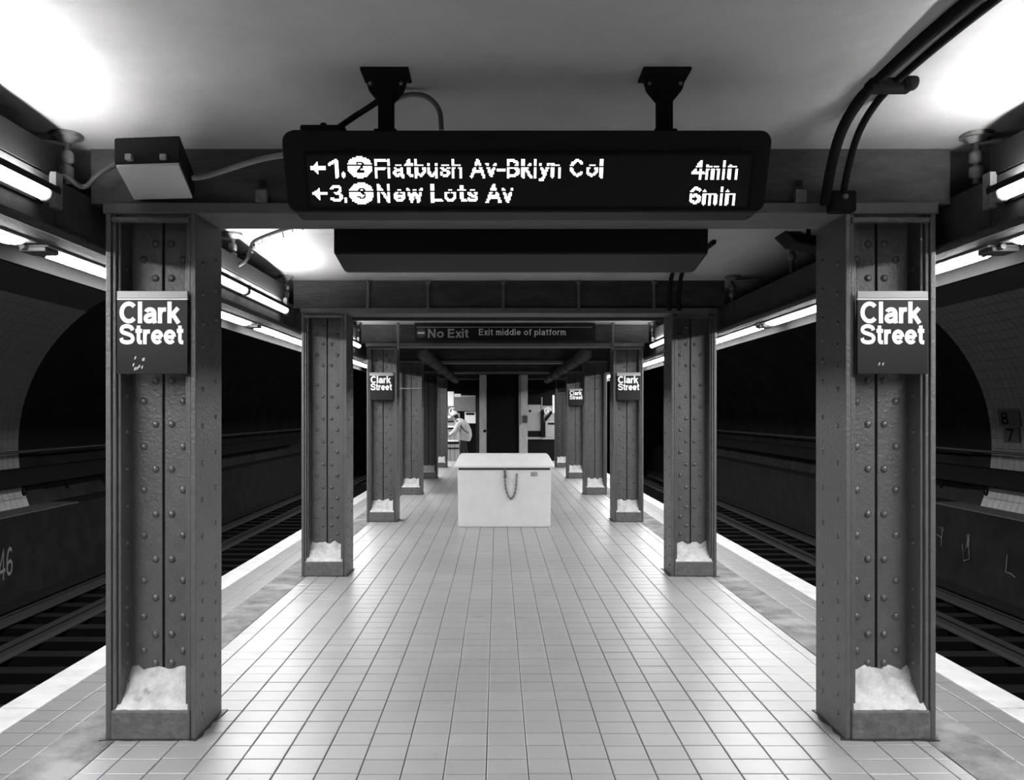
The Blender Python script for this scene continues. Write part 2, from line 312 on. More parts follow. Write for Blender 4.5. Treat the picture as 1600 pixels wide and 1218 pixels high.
# ------------------------------------------------------------------ tunnel walls, benches, tracks
RC, RZ, RR = 4.85, 1.1, 2.5
def arc(sx, a, r=RR): return (R(sx*(RC+r*math.cos(a))), RZ+r*math.sin(a))
TEND = 13.1
for sx, side in ((-1, 'left'), (1, 'right')):
    a0, a1 = -math.asin(.91/RR), math.pi-math.acos(-(2.9-RC)/RR)
    a1 = math.pi-math.acos((RC-2.9)/RR)
    NA = 40; A = [a0+(a1-a0)*i/NA for i in range(NA+1)]
    def shell(y0, y1, ro=0, aa=A):
        m = MB(); v = []
        for y in (y0, y1):
            v += [(arc(sx, q, RR+ro)[0], y, arc(sx, q, RR+ro)[1]) for q in aa]
        k = len(aa); m.add(v, [(i, i+1, k+i+1, k+i) for i in range(k-1)], True)
        v2 = [(arc(sx, q, RR+ro+.2)[0], y, arc(sx, q, RR+ro+.2)[1]) for y in (y0, y1) for q in aa]
        m.add(v2, [(i, k+i, k+i+1, i+1) for i in range(k-1)], True)
        m.add(v[:k]+v2[:k], [(i, k+i, k+i+1, i+1) for i in range(k-1)])
        return m
    wall = shell(-4.25, TEND, .012); wl = wall.obj('wall_'+side, M['wgrout']); tag(wl, kind='structure')
    shell(TEND, TEND+.55, .03).obj('end_band', M['ring'], wl)
    shell(TEND+.55, 38.2, .1).obj('dark_lining', M['lining'], wl)
    m = MB(); a, b = sorted((R(sx*2.9), R(sx*3.0))); m.box(a, b, -4.25, 38.2, 2.6, 3.1); m.obj('haunch', M['lining'], wl)
    # tiles on the curved wall
    dq = .15/RR; rest = MB(); cnt = 0; k = 0; shp = {}
    ncol = int((TEND-4)/.15)
    for c in range(ncol):
        yc = TEND-.075-.15*c
        for r in range(22):
            q = a0+dq*(r+.5)
            j = .0035; hw = .075-j
            def tl(y_, q_):
                X, Z = arc(sx, q_, RR); return (X, y_, Z)
            h = hw/RR
            pin = [tl(-hw, q-h), tl(hw, q-h), tl(hw, q+h), tl(-hw, q+h)]
            pout = [(arc(sx, qq, RR+.012)[0], yy, arc(sx, qq, RR+.012)[1]) for yy, qq in ((-hw,q-h),(hw,q-h),(hw,q+h),(-hw,q+h))]
            V = pin+pout; Fc = [(0,1,2,3),(0,1,5,4),(1,2,6,5),(2,3,7,6),(3,0,4,7)]
            if c < 13 and r < 21:
                if r not in shp: shp[r] = MB().add(V, Fc).mesh('wall_tile', M['wtile'])
                link('wall_tile', shp[r], wl, loc=(0, yc, 0))
            else: rest.add([(p[0], p[1]+yc, p[2]) for p in V], Fc)
    tag(rest.obj('tile_field', M['wtile'], wl), kind='stuff')
    # bench wall with ledge
    a, b = sorted((R(sx*6.75), R(sx*7.5)))
    bw = MB().box(a, b, -4.25, 38.2, -1.15, .185).obj('bench_wall', M['bench']); tag(bw, kind='structure')
    a, b = sorted((R(sx*6.73), R(sx*7.25)))
    MB().box(a, b, -4.25, TEND+.6, .185, .2).obj('ledge', M['ledge'], bw)
    # track bed
    a, b = sorted((R(sx*1.9), R(sx*6.8)))
    tb = MB().box(a, b, -4.25, 38.2, -1.3, -1.15).obj('track_bed', M['bed']); tag(tb, kind='structure')
    a, b = sorted((R(sx*2.2), R(sx*2.35)))
    tag(MB().box(a, b, -4.25, Y1, -1.15, -.3).obj('platform_wall', M['slab']), kind='structure')
    tr = thing('railway_track', f'dark railway track in the trough {side} of the platform', 'track', (R(sx*4.7), 0, -1.15))
    def rail(xr, z=-1.04):
        m = MB(); p = [(-.065,0),(.065,0),(.065,.012),(.01,.03),(.01,.105),(.034,.115),(.034,.14),(-.034,.14),(-.034,.115),(-.01,.105),(-.01,.03),(-.065,.012)]
        m.prism([(xr+u, z+v) for u, v in p], 'y', -4.2, 36); return m
    for xr in (R(sx*3.98), R(sx*5.42)): rail(xr).obj('rail', M['rail'], tr)
    rail(R(sx*6.15), -1.0).obj('third_rail', M['rail'], tr)
    a, b = sorted((R(sx*6.05), R(sx*6.25)))
    MB().box(a, b, -4.2, 36, -.8, -.77).obj('third_rail_cover', M['tie'], tr)
    tm = MB(); a, b = sorted((R(sx*3.4), R(sx*6.35))); tm.box(a, b, -.11, .11, -1.15, -1.04); tmesh = tm.mesh('sleeper', M['tie'])
    for i in range(60):
        o = link('sleeper', tmesh, tr, loc=(0, 0, 0)); o.location = (-tr.location.x, -3.9+.61*i, 1.15)
    # handrail and cable duct
    xr = 7.12
    hr = thing('handrail', f'thin pipe handrail along the tiled tunnel wall {side} of the tracks', 'handrail', (R(sx*xr), 5, 1.0))
    MB().tube([(R(sx*xr), -4, 1.03), (R(sx*xr), 33.5, 1.03)], .022, 8).obj('rail_pipe', M['darkm'], hr)
    for i in range(14): MB().tube([(R(sx*xr), -3+2*i+.6, 1.03), (R(sx*(xr+.26)), -3+2*i+.6, .98)], .012, 6).obj('bracket', M['darkm'], hr)
    cd = thing('cable_duct', f'black cable duct hung on hooks along the {side} tunnel wall', 'cable duct', (R(sx*7.1), 5, .5))
    a, b = sorted((R(sx*7.0), R(sx*7.2)))
    MB().box(a, b, -4, 30, .53, .79).obj('duct', M['blackm'], cd, bevel=.03)
    hk = MB(); 
    hk.tube([(0,0,.55),(0,0,.42),(0,.03,.39),(0,.07,.4),(0,.08,.44)], .018, 6); hk = hk.mesh('hook', M['blackm'])
    for i in range(8):
        o = link('hook', hk, cd, loc=(0,0,0)); o.location = (0, -5+12.77-1.3*(4-i), -.5)
# graffiti
gx = R(-6.75)+.004
t = text_on('graffiti_number', '46', lambda u, v: (gx, 11.52+u*.36, -.66+v*.42+u*.05), M['graf'], None, weight=.11, nrm=(1, 0, 0))
tag(t, 'faded spray painted number low on the black wall beyond the left track', 'graffiti')
gxr = R(6.75)-.01; gi = 0
glab = ['pale scrawl on the black bench wall just right of the nearest right column', 'second pale scrawl on the black right bench wall', 'looped scrawl on the right bench wall, higher than its neighbours', 'faint scrawl on the right bench wall close to the photo edge']
for (sx_, sy_, n_) in ((1470, 838, 7), (1508, 862, 8), (1512, 842, 5), (1578, 880, 4)):
    d0 = gxr*F/(sx_-VX); pts = []
    for i in range(n_):
        pts.append((gxr, d0+random.uniform(-.12, .12), H-(sy_-VY)*d0/F+random.uniform(-.18, .18)))
    tag(MB().tube(pts, .007, 4).obj('graffiti_scrawl', M['graf']), glab[gi], 'graffiti'); gi += 1
pl = thing('number_plate', 'grey plate painted with dark numerals 8 and 7 on right tunnel wall tiles', 'sign', (R(7.2), 12.6, 1.3))
def onwall(u, z, o=.02):
    q = math.asin((z-RZ)/RR); return (R(RC+(RR-o)*math.cos(q)), u, z)
for (y0, y1, z0, z1, nm) in ((12.30, 12.82, 1.41, 1.64, 'plate'), (12.36, 12.74, 1.17, 1.40, 'plate')):
    m = MB(); m.add([onwall(y0,z0), onwall(y1,z0), onwall(y1,z1), onwall(y0,z1), onwall(y0,z0,0), onwall(y1,z0,0), onwall(y1,z1,0), onwall(y0,z1,0)],
                    [(0,1,2,3),(0,4,5,1),(1,5,6,2),(2,6,7,3),(3,7,4,0)]); m.obj(nm, M['plate'], pl)
text_on('numeral', '8', lambda u, v: onwall(12.75-u*.2, 1.43+v*.19, .026), M['blackm'], pl, weight=.15, nrm=(-1, 0, 0))
text_on('numeral', '7', lambda u, v: onwall(12.68-u*.2, 1.19+v*.19, .026), M['blackm'], pl, weight=.15, nrm=(-1, 0, 0))
# ------------------------------------------------------------------ side girders above the platform edges
for sx, side in ((-1, 'left'), (1, 'right')):
    g = thing('edge_girder', f'long painted girder and soffit above the {side} platform edge', 'girder', (R(sx*2.4), 12, 2.43))
    q = [(R(sx*2.062), 2.408), (R(sx*2.062), 2.42), (R(sx*2.12), 2.432), (R(sx*2.12), 2.66), (R(sx*2.15), 2.675), (R(sx*2.895), 2.675), (R(sx*2.895), 2.54), (R(sx*2.20), 2.54), (R(sx*2.185), 2.425), (R(sx*2.13), 2.408)]
    i = 0
    for b in range(-1, 8):        # one cased length per bay, joints beside the columns
        m = MB(); m.prism(q, 'y', b*S-.32+.004, (b+1)*S-.32-.004); m.obj('casing', M['girder'], g)
        a_, b_ = sorted((R(sx*2.855), R(sx*2.893)))
        MB().box(a_, b_, b*S-.32, (b+1)*S-.32, 2.452, 2.54).obj('cutoff_lip', M['blackm'], g)  # black lip added to block lens light towards the upper tunnel wall
        a_, b_ = sorted((R(sx*2.205), R(sx*2.845)))
        MB().box(a_, b_, b*S-.31, (b+1)*S-.33, 2.534, 2.54).obj('soffit_panel', M['soffit'], g)
# ------------------------------------------------------------------ lights
ordw = {-1: 'behind the viewer', 0: 'nearest the viewer', 1: 'beyond the first column', 2: 'beyond the second column', 3: 'beyond the third column',
        4: 'beyond the fourth column', 5: 'beyond the fifth column', 6: 'beyond the sixth column', 7: 'past the seventh column'}
def soffit_light(sx, b):
    side = 'left' if sx < 0 else 'right'
    y0 = b*S+.70; xm = R(sx*2.69)
    t = thing('soffit_light', f'white fluorescent light under the {side} platform edge soffit, {ordw[b]}', 'light', (xm, y0+2, 2.47))
    m = MB(); m.box(xm-.085, xm+.085, y0-.14, y0+4.0, 2.521, 2.534); m.obj('housing', M['midm'], t, bevel=.006)
    for k in range(3):
        a, c = y0+.02+k*1.345, y0+.02+k*1.345+1.33
        if k == 2: c -= .08
        prof = [(.07*math.cos(q), -.028*math.sin(q)) for q in [math.pi*i/8 for i in range(9)]]
        L = []; N_ = len(prof)
        for (yy, s_) in ((a, .25), (a+.03, .8), (a+.08, 1), (c-.08, 1), (c-.03, .8), (c, .25)):
            L += [(xm+p[0]*s_, yy, 2.522+p[1]*s_) for p in prof]
        mm = MB(); mm.add(L, [(j*N_+i, j*N_+i+1, (j+1)*N_+i+1, (j+1)*N_+i) for j in range(5) for i in range(N_-1)], True)
        mm.add(L[:N_], [tuple(range(N_))]); mm.add(L[5*N_:], [tuple(range(N_))])
        mm.obj('lens', M['lens'], t)
    m = MB(); m.tube([(xm-.03, y0-.2, 2.515), (xm-.02, y0+.02, 2.505)], .016, 8); m.box(xm-.07, xm+.08, y0-.16, y0-.01, 2.493, 2.522); m.obj('coupling', M['darkm'], t, bevel=.01)
for b in range(-1, 8):
    for sx in (-1, 1):
        if b in (4,) and sx < 0: continue
        soffit_light(sx, b)
def upper_light(sx, b, on=True):
    side = 'left' if sx < 0 else 'right'
    y0 = b*S+.08; xf = R(sx*2.12)
    def X(o): return xf - sx*o           # o metres inward of the girder face
    t = thing('girder_light', f'{"lit" if on else "unlit"} twin tube light high on the {side} girder, {ordw[b]}', 'light', (X(0), y0+2.3, 2.5))
    a, c = sorted((X(-.03), X(.004)))
    MB().box(a, c, y0+.95, y0+3.85, 2.67, 2.80).obj('reflector_plate', M['blackm'], t)
    a, c = sorted((X(.0), X(.018)))
    MB().box(a, c, y0+1.1, y0+3.72, 2.515, 2.572).obj('housing', M['blackm'], t, bevel=.004)
    for k in range(2):
        p, q = y0+1.15+1.3*k, y0+1.15+1.3*k+1.2
        if k: p -= .02
        MB().tube([(X(.052), p, 2.548), (X(.052), q, 2.548)], .031, 10).obj('tube', M['tube' if on else 'midm'], t)
        m = MB()
        for yy in (p-.02, q+.02): 
            m.tube([(X(.052), yy-.015, 2.548), (X(.052), yy+.015, 2.548)], .036, 10)
            a, c = sorted((X(.0), X(.052))); m.box(a, c, yy-.012, yy+.012, 2.53, 2.566)
        m.obj('lamp_holder', M['hang'], t)
    a, c = sorted((X(.089), X(.094))); m = MB(); m.box(a, c, y0+1.12, y0+3.72, 2.557, 2.584)
    for yy in (y0+1.12, y0+2.40, y0+3.70): m.box(*sorted((X(0), X(.09))), yy, yy+.012, 2.584, 2.592)
    tag(m.obj('shade_bar', M['blackm'], t), kind='stuff')  # bar added so the strong glow of the tube tops stays off the columns
    a, c = sorted((X(.0), X(.03))); m = MB()
    m.box(a, c, y0+3.80, y0+3.86, 2.52, 2.68); m.obj('strap', M['hang'], t)
for b in (-1, 0, 1, 2): upper_light(-1, b)
for b in (-1, 0, 2): upper_light(1, b)
def hanger(sx, y, lab):
    x = R(sx*2.15)
    t = thing('pipe_hanger', lab, 'pipe hanger', (x, y, 2.68))
    zt = cz(y)
    MB().tube([(x, y, zt-.0), (x, y, zt-.018)], .075, 14).tube([(x, y, zt-.018), (x, y, zt-.045)], [.055, .03], 12).obj('ceiling_flange', M['hang'], t)
    MB().tube([(x, y, 2.68), (x, y, zt-.03)], .018, 8).obj('rod', M['darkm'], t)
    m = MB()
    for zz in (zt-.11, zt-.18): m.tube([(x, y, zz+.03), (x, y, zz+.02), (x, y, zz-.02), (x, y, zz-.03)], [.02, .032, .032, .02], 10)
    m.obj('coupling', M['hang'], t)
    MB().tube([(x, y, zt-.05), (x+sx*.05, y-.02, zt-.045), (x+sx*.22, y-.1, zt-.05)], .016, 8).obj('side_arm', M['hang'], t)
names = {0: 'first', 1: 'second', 2: 'third'}
for b in (0, 1, 2):
    for sx in (-1, 1):
        side = 'left' if sx < 0 else 'right'
        hanger(sx, b*S+4.10, f'knobbly pipe hanger above the {side} girder beside the {names[b]} column')
        if b > 0: hanger(sx, b*S+2.42, f'knobbly pipe hanger above the {side} girder between the {names[b-1]} and {names[b]} columns')
# ------------------------------------------------------------------ cross beams
for i in range(0, 8):
    y = i*S
    nm = ['first', 'second', 'third', 'fourth', 'fifth', 'sixth', 'seventh', 'eighth']
    t = thing('cross_beam', ('steel cross beam overhead, directly above the viewer' if i == 0 else f'{nm[i-1]} steel cross beam from the viewer, spanning the {nm[i-1]} pair of columns'),
              'beam', (CX, y, 2.575))
    MB().box(R(-2.12), R(2.12), y+.03, y+.33, 2.63, 3.0).obj('beam_web', M['beam'], t)
    MB().box(R(-2.05), R(2.05), y, y+.36, 2.577, 2.632).obj('bottom_flange', M['flange'], t, bevel=.006)
    if i == 1:
        for X in (-1.155, 1.487):
            MB().box(X-.028, X+.028, y-.012, y+.03, 2.632, 2.695).obj('clip', M['hang'], t, bevel=.004)
            MB().box(X-.013, X+.017, y+.02, y+.031, 2.72, 2.745).obj('clip_hole', M['gap'], t)
    if i == 2:
        MB().box(R(-1.85), R(1.85), y+.361, y+.64, 2.572, 2.64).obj('dark_underside', M['blackm'], t)  # black box added for the dark band of unlit beam underside
        for X in (-1.27, -.68, .06, .80, 1.54):
            MB().tube([(X, y+.012, 2.60), (X, y+.012, 2.86)], .017, 8).tube([(X, y+.012, 2.86), (X, y+.012, 2.885), (X, y+.012, 2.905)], [.02, .034, .028], 8).obj('stiffener_rod', M['flange'], t)
# ------------------------------------------------------------------ columns
def rivet_mesh(r, h, nrm, nm='rivet'): return MB().dome((0,0,0), nrm, r, h).mesh(nm, M['rivet'])
RV = {}
for r, h in ((.0195, .013), (.0135, .009)):
    for nn in ((0,-1,0), (0,1,0), (-1,0,0), (1,0,0)): RV[(r, nn)] = (rivet_mesh(r, h, nn), h)
IN_Z = [.329, .476, .662, .858, 1.087, 1.316, 1.544, 1.765, 2.075, 2.286, 2.46]
OUT_Z = [.394, .567, .75, .98, 1.21, 1.43, 1.66, 1.88, 2.18, 2.38]
SD_A = [.10+.093*k for k in range(8)]+[.98, 1.165, 1.35, 1.535, 1.72, 1.83, 1.94, 2.05, 2.2, 2.35]
SD_B = [z+.045 for z in SD_A]
def column(i, sx, paint='paint', individual=False, label='', strap=False):
    y = i*S; D = .40; wy = .165
    xo, xi = R(sx*2.035), R(sx*1.5925)         # outer and aisle faces
    xm = (xo+xi)/2; dirn = 1 if xi > xo else -1
    ZT = 2.577
    t = thing('steel_column', label, 'column', (xm, y+D/2, 0))
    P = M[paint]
    for x, s_ in ((xo, dirn), (xi, -dirn)):     # flange packs: s_ points into the column
        def bx(m, o0, o1, y0, y1, z0, z1): m.box(*sorted((x+s_*o0, x+s_*o1)), y0, y1, z0, z1)
        m = MB(); bx(m, 0, .026, y, y+D, 0, ZT); f = m.obj('flange', P, t, bevel=.004)
        m = MB(); bx(m, .0275, .046, y+.012, y+D-.012, 0, ZT); bx(m, .047, .062, y+.03, y+D-.03, 0, ZT)
        m.obj('angle_bar', P, f, bevel=.005)
    w0, w1 = sorted((xo, xi))
    MB().box(xm-.007, xm+.007, y+wy+.012, y+wy+.06, .0, ZT).obj('seam', M['gap'], t)
    MB().box(w0+.055, xm-.006, y+wy, y+wy+.07, 0, ZT).obj('web_plate', P, t, bevel=.003)
    MB().box(xm+.006, w1-.055, y+wy, y+wy+.07, 0, ZT).obj('web_plate', P, t, bevel=.003)
    # rivets
    L = []
    dx = .041; ox = .100
    for (yy, nn) in ((y+wy, (0,-1,0)), (y+wy+.07, (0,1,0))):
        for z in IN_Z: L += [(xm-dx, yy, z, .0195, nn), (xm+dx, yy, z, .0195, nn)]
        for z in OUT_Z: L += [(xm-ox, yy, z, .0195, nn), (xm+ox, yy, z, .0195, nn)]
    for (xx, nn) in ((xi, (-dirn*-1, 0, 0)), (xo, (-dirn, 0, 0))):
        for z in SD_A: L.append((xx, y+.10, z, .0135, nn))
        for z in SD_B: L.append((xx, y+.30, z, .0135, nn))
    for z in SD_A[2:]: L.append((xo+dirn*.062, y+.105, z-.03, .0135, (dirn,0,0)))
    if individual:
        for (a, b, c, r, nn) in L:
            o = link('rivet', RV[(r, nn)][0], t, loc=(a-xm, b-y-D/2, c))
    else:
        m = MB()
        for (a, b, c, r, nn) in L: m.dome((a, b, c), nn, r, RV[(r, nn)][1], 7, 2)
        tag(m.obj('rivets', M['rivet'], t), kind='stuff')
    # concrete block between the flanges and mortar fillet above it
    rn = random.Random(i*10+sx)
    for (ya, yb, sg) in ((y-.012, y+wy, 1), (y+D+.012, y+wy+.07, -1)):
        m = MB(); a_, b_ = sorted((ya, yb))
        m.box(w0+.028, w1-.028, a_, b_, 0, .145); m.obj('base_block', M['block'], t, bevel=.01)
        g = MB(); nx, ny = 14, 10; vs = []
        for j in range(ny+1):
            for k in range(nx+1):
                u = k/nx; v = j/ny
                e = rn.uniform(-.008, .009) if 0 < j else rn.uniform(-.004, .004)
                vs.append((w0+.045+(w1-w0-.09)*u, ya+sg*.012+(yb-ya-sg*.012)*min(v*1.0, 1), .143+.165*v**1.15+e+.012*math.sin(k*1.3+sx+i)*(j/ny)))
        g.add(vs, [(j*(nx+1)+k, j*(nx+1)+k+1, (j+1)*(nx+1)+k+1, (j+1)*(nx+1)+k) for j in range(ny) for k in range(nx)], True)
        g.obj('mortar_fillet', M['mortar'], t)
    # ragged plinth around the foot
    m = MB(); q = []
    for k in range(28):
        s_ = k/28*4; e = int(s_); fr = s_-e; rx, ry = (w1-w0)/2+.012, D/2+.014
        p = [(-rx+2*rx*fr, -ry), (rx, -ry+2*ry*fr), (rx-2*rx*fr, ry), (-rx, ry-2*ry*fr)][e]
        q.append((xm+p[0]*rn.uniform(.96, 1.07), y+D/2+p[1]*rn.uniform(.98, 1.06)))
    m.prism(q, 'z', -.002, .006); m.obj('grimy_plinth', M['darkcol'], t)
    m = MB(); m.box(w0+.03, w1-.03, y-.006, y+.012, ZT-.045, ZT-.018); m.obj('cap_strip', P, t, bevel=.004)
    if strap:
        MB().tube([(w0-.01, y-.02, 2.08), (w1+.01, y-.02, 2.085)], .008, 6).obj('tie_rod', M['pipe'], t)
    return t, xm
cl = {1: 'nearest grey riveted steel column on the {s}, with white mortar at its foot',
      2: 'second grey riveted steel column on the {s}, without a sign',
      3: 'third grey riveted steel column on the {s}, wearing a station sign, level with the white chest',
      4: 'fourth grey riveted steel column on the {s}, just beyond the white chest',
      5: 'fifth riveted steel column on the {s}{x}',
      6: 'sixth riveted steel column on the {s}, deep in the station',
      7: 'seventh riveted steel column on the {s}, farthest and darkest'}
for i in range(1, 8):
    for sx in (-1, 1):
        s = 'left' if sx < 0 else 'right'
        x = ', coloured dark as though unlit' if sx < 0 else ', with a small station sign'
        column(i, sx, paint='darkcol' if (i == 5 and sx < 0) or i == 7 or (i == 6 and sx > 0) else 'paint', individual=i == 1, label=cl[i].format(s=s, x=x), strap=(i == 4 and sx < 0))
# ------------------------------------------------------------------ station signs on the columns
def station_sign(i, sx, xc, label):
    y = i*S-.022; w_ = .1725; z0, z1 = 1.79, 2.195
    t = thing('station_sign', label, 'sign', (xc, y, z0), 'column station signs')
    MB().box(xc-w_, xc+w_, y, y+.014, z0, z1-.042).obj('panel', M['sign'], t, bevel=.002)
    MB().box(xc-w_, xc+w_, y-.001, y+.014, z1-.036, z1).obj('header_strip', M['head'], t, bevel=.002)  # black strip coloured mid-grey, its gloss put into the colour
    MB().box(xc-w_, xc+w_, y-.0005, y+.013, z1-.043, z1-.037).obj('white_rule', M['white'], t)
    for nm_, tx, u0, uw, z_, hz in (('letter', 'Clark', .014, .300, 2.037, .106), ('letter', 'Street', .014, .316, 1.935, .098)):
        q = text_on('letter' if i == 1 else 'lettering', tx, lambda u, v: (xc-w_+u0+u*uw, y-.0022, z_+v*hz), M['white'], t, weight=.20, split=i == 1)
        if i > 1: tag(q, kind='stuff')
    if i == 1:
        m = MB(); rn = random.Random(5+sx)
        for k in range(9 if sx < 0 else 2):
            a = xc-.10+rn.uniform(0, .06); b = 1.80+rn.uniform(0, .065)
            if sx > 0: a -= 0; b = 1.83
            m.add([(a, y-.0012, b), (a+.007, y-.0012, b+.004), (a+.010, y-.0012, b+.018), (a+.002, y-.0012, b+.014)], [(0,1,2,3)])
        m.obj('scuff', M['pale'], t)
station_sign(1, -1, -1.682, 'black station sign with white lettering on the nearest left column')
station_sign(1, 1, 1.928, 'black station sign with white lettering on the nearest right column')
station_sign(3, -1, -1.70, 'black station sign with white lettering on the third left column')
station_sign(3, 1, 1.93, 'black station sign with white lettering on the third right column')
station_sign(5, 1, 1.93, 'small distant station sign on the fifth right column')
# ------------------------------------------------------------------ departure display
ZT_, ZB_, YT_ = 2.696, 2.405, 3.36; SL = .40
def fy(z): return YT_+(ZT_-z)*SL
def rrect(hx, z0, z1, r, n=5):
    p = []
    for (cx_, cz_, a) in ((hx-r, z1-r, 0), (-hx+r, z1-r, 90), (-hx+r, z0+r, 180), (hx-r, z0+r, 270)):
        p += [(cx_+r*math.cos(math.radians(a+90*k/n)), cz_+r*math.sin(math.radians(a+90*k/n))) for k in range(n+1)]
    return p
def display(yf, yback, hx, zt, zb, mir=False):
    """yf(z) front plane, body runs to yback"""
    pts = rrect(hx, zb, zt, .045); n = len(pts); m = MB()
    f = [(R(x), yf(z), z) for x, z in pts]; f2 = [(R(x*.985), yf(z)+(.02 if not mir else -.02), z) for x, z in pts]
    b = [(R(x), yback(z), z) for x, z in pts]
    m.add(f+b, [tuple(range(n))[::-1] if not mir else tuple(range(n)), tuple(range(n, 2*n)) if not mir else tuple(range(n, 2*n))[::-1]] + [((i, (i+1) % n, n+(i+1) % n, n+i) if not mir else (i, n+i, n+(i+1) % n, (i+1) % n)) for i in range(n)])
    return m
dp = thing('departure_display', 'black hanging departure display with two lit lines of train times', 'display', (CX, 3.5, 2.43))
display(fy, lambda z: 3.63, .955, ZT_, ZB_).obj('casing', M['black'], dp, bevel=.006)
m = MB()                                  # raised bezel frame with chamfered ears
zb0, zb1, hu0, hu1 = 2.432, 2.598, -.865, .885
def frame(m, x0, x1, z0, z1, t_, pr):
    for (a, b, c, d) in ((x0-t_, x1+t_, z1, z1+t_), (x0-t_, x1+t_, z0-t_, z0), (x0-t_, x0, z0, z1), (x1, x1+t_, z0, z1)):
        v = [(a, fy(c)-pr, c), (b, fy(c)-pr, c), (b, fy(d)-pr, d), (a, fy(d)-pr, d), (a, fy(c)+.005, c), (b, fy(c)+.005, c), (b, fy(d)+.005, d), (a, fy(d)+.005, d)]
        m.add(v, [(0,1,2,3)[::-1], (0,4,5,1), (1,5,6,2), (2,6,7,3), (3,7,4,0)])
frame(m, R(hu0)-.0, R(hu1), 2.4205, 2.607, .010, .008); m.obj('bezel', M['blackm'], dp)
def sp(x, y, o=.0):      # point of the tilted screen plane seen at photo pixel x, y
    # ray (X,Y,Z) = (x-VX, F, VY-y)*s ; Y = YT_+(ZT_-(H+Z))*SL - o
    k = (VY-y)/F; Y = (YT_+(ZT_-H)*SL-o)/(1+k*SL)
    return Vector(((x-VX)*Y/F, Y, H+k*Y))
def scr(u, z, o=.003): return (u, fy(z)-o, z)
MB().add([scr(R(hu0), 2.4205), scr(R(hu1), 2.4205), scr(R(hu1), 2.607), scr(R(hu0), 2.607)], [(3,2,1,0)]).obj('led_screen', M['screen'], dp)
def seg_d(p, a, b):
    ax, ay = a; bx, by = b; dx, dy = bx-ax, by-ay; L2 = dx*dx+dy*dy
    t = max(0, min(1, ((p[0]-ax)*dx+(p[1]-ay)*dy)/L2)) if L2 else 0
    return math.hypot(p[0]-ax-t*dx, p[1]-ay-t*dy)
def led_item(parts, name):
    """parts: (text | 'disc?' | 'arrow', x0, x1, y of cap top, y of baseline, y of the dead row)"""
    Pu, Pz = .00505, .0049; m = MB(); q = .0021
    for s, x0, x1, yt, yb, sk in parts:
        a = sp(x0, yb); b = sp(x1, yt); cap = b.z-a.z
        wt = .165; st = []; disc = s.startswith('disc')
        if disc: lay, W = layout(s[-1]); 
        elif s != 'arrow': lay, W = layout(s, .035)
        if s != 'arrow': st = [g for c, g in lay]
        zsk = round(sp(x0, sk).z/Pz) if sk else -9
        for iu in range(round(a.x/Pu)-1, round(b.x/Pu)+2):
            for iz in range(round((a.z-.3*cap)/Pz) if not disc else round(a.z/Pz), round(b.z/Pz)+1):
                if iz == zsk: continue
                X, Z = iu*Pu, iz*Pz; U = (X-a.x)/(b.x-a.x); V = (Z-a.z)/cap
                if disc:
                    if (U-.5)**2+(V-.5)**2 > .26: continue
                    p = ((U-.34)/.36*W, (V-.24)/.54)
                    if any(seg_d(p, g[i], g[i+1]) < .085 for gs in st for g in gs for i in range(len(g)-1)): continue
                elif s == 'arrow':
                    if not (0 <= U <= 1 and ((abs(V-.5) < .12) or (U < .5 and abs(V-.5) < U*1.0+.02))): continue
                else:
                    p = (U*W, V)
                    if not any(seg_d(p, g[i], g[i+1]) < wt/2 for gs in st for g in gs if min(k[0] for k in g)-.2 < p[0] < max(k[0] for k in g)+.2 for i in range(len(g)-1)): continue
                m.add([scr(X-q, Z-q, .0045), scr(X+q, Z-q, .0045), scr(X+q, Z+q, .0045), scr(X-q, Z+q, .0045)], [(0,1,2,3)])
    return tag(m.obj(name, M['led'], dp), kind='stuff')
led_item([('arrow', 487, 509, 253, 273, 0)], 'led_arrow')
led_item([('1.', 514, 541, 249, 276, 0)], 'led_rank')
led_item([('disc2', 544, 581, 245, 278, 259)], 'led_route_disc')
led_item([('Flatbush Av-Bklyn Col', 586, 945, 249, 276.5, 260)], 'led_destination')
led_item([('4min', 1079, 1157, 252, 279, 263)], 'led_minutes')
led_item([('arrow', 490, 512, 293, 313, 0)], 'led_arrow')
led_item([('3.', 517, 544, 289, 316, 0)], 'led_rank')
led_item([('disc3', 547, 583, 286, 319, 299)], 'led_route_disc')
led_item([('New Lots Av', 589, 803, 289, 316, 300)], 'led_destination')
led_item([('6min', 1075, 1153, 292, 319, 301)], 'led_minutes')
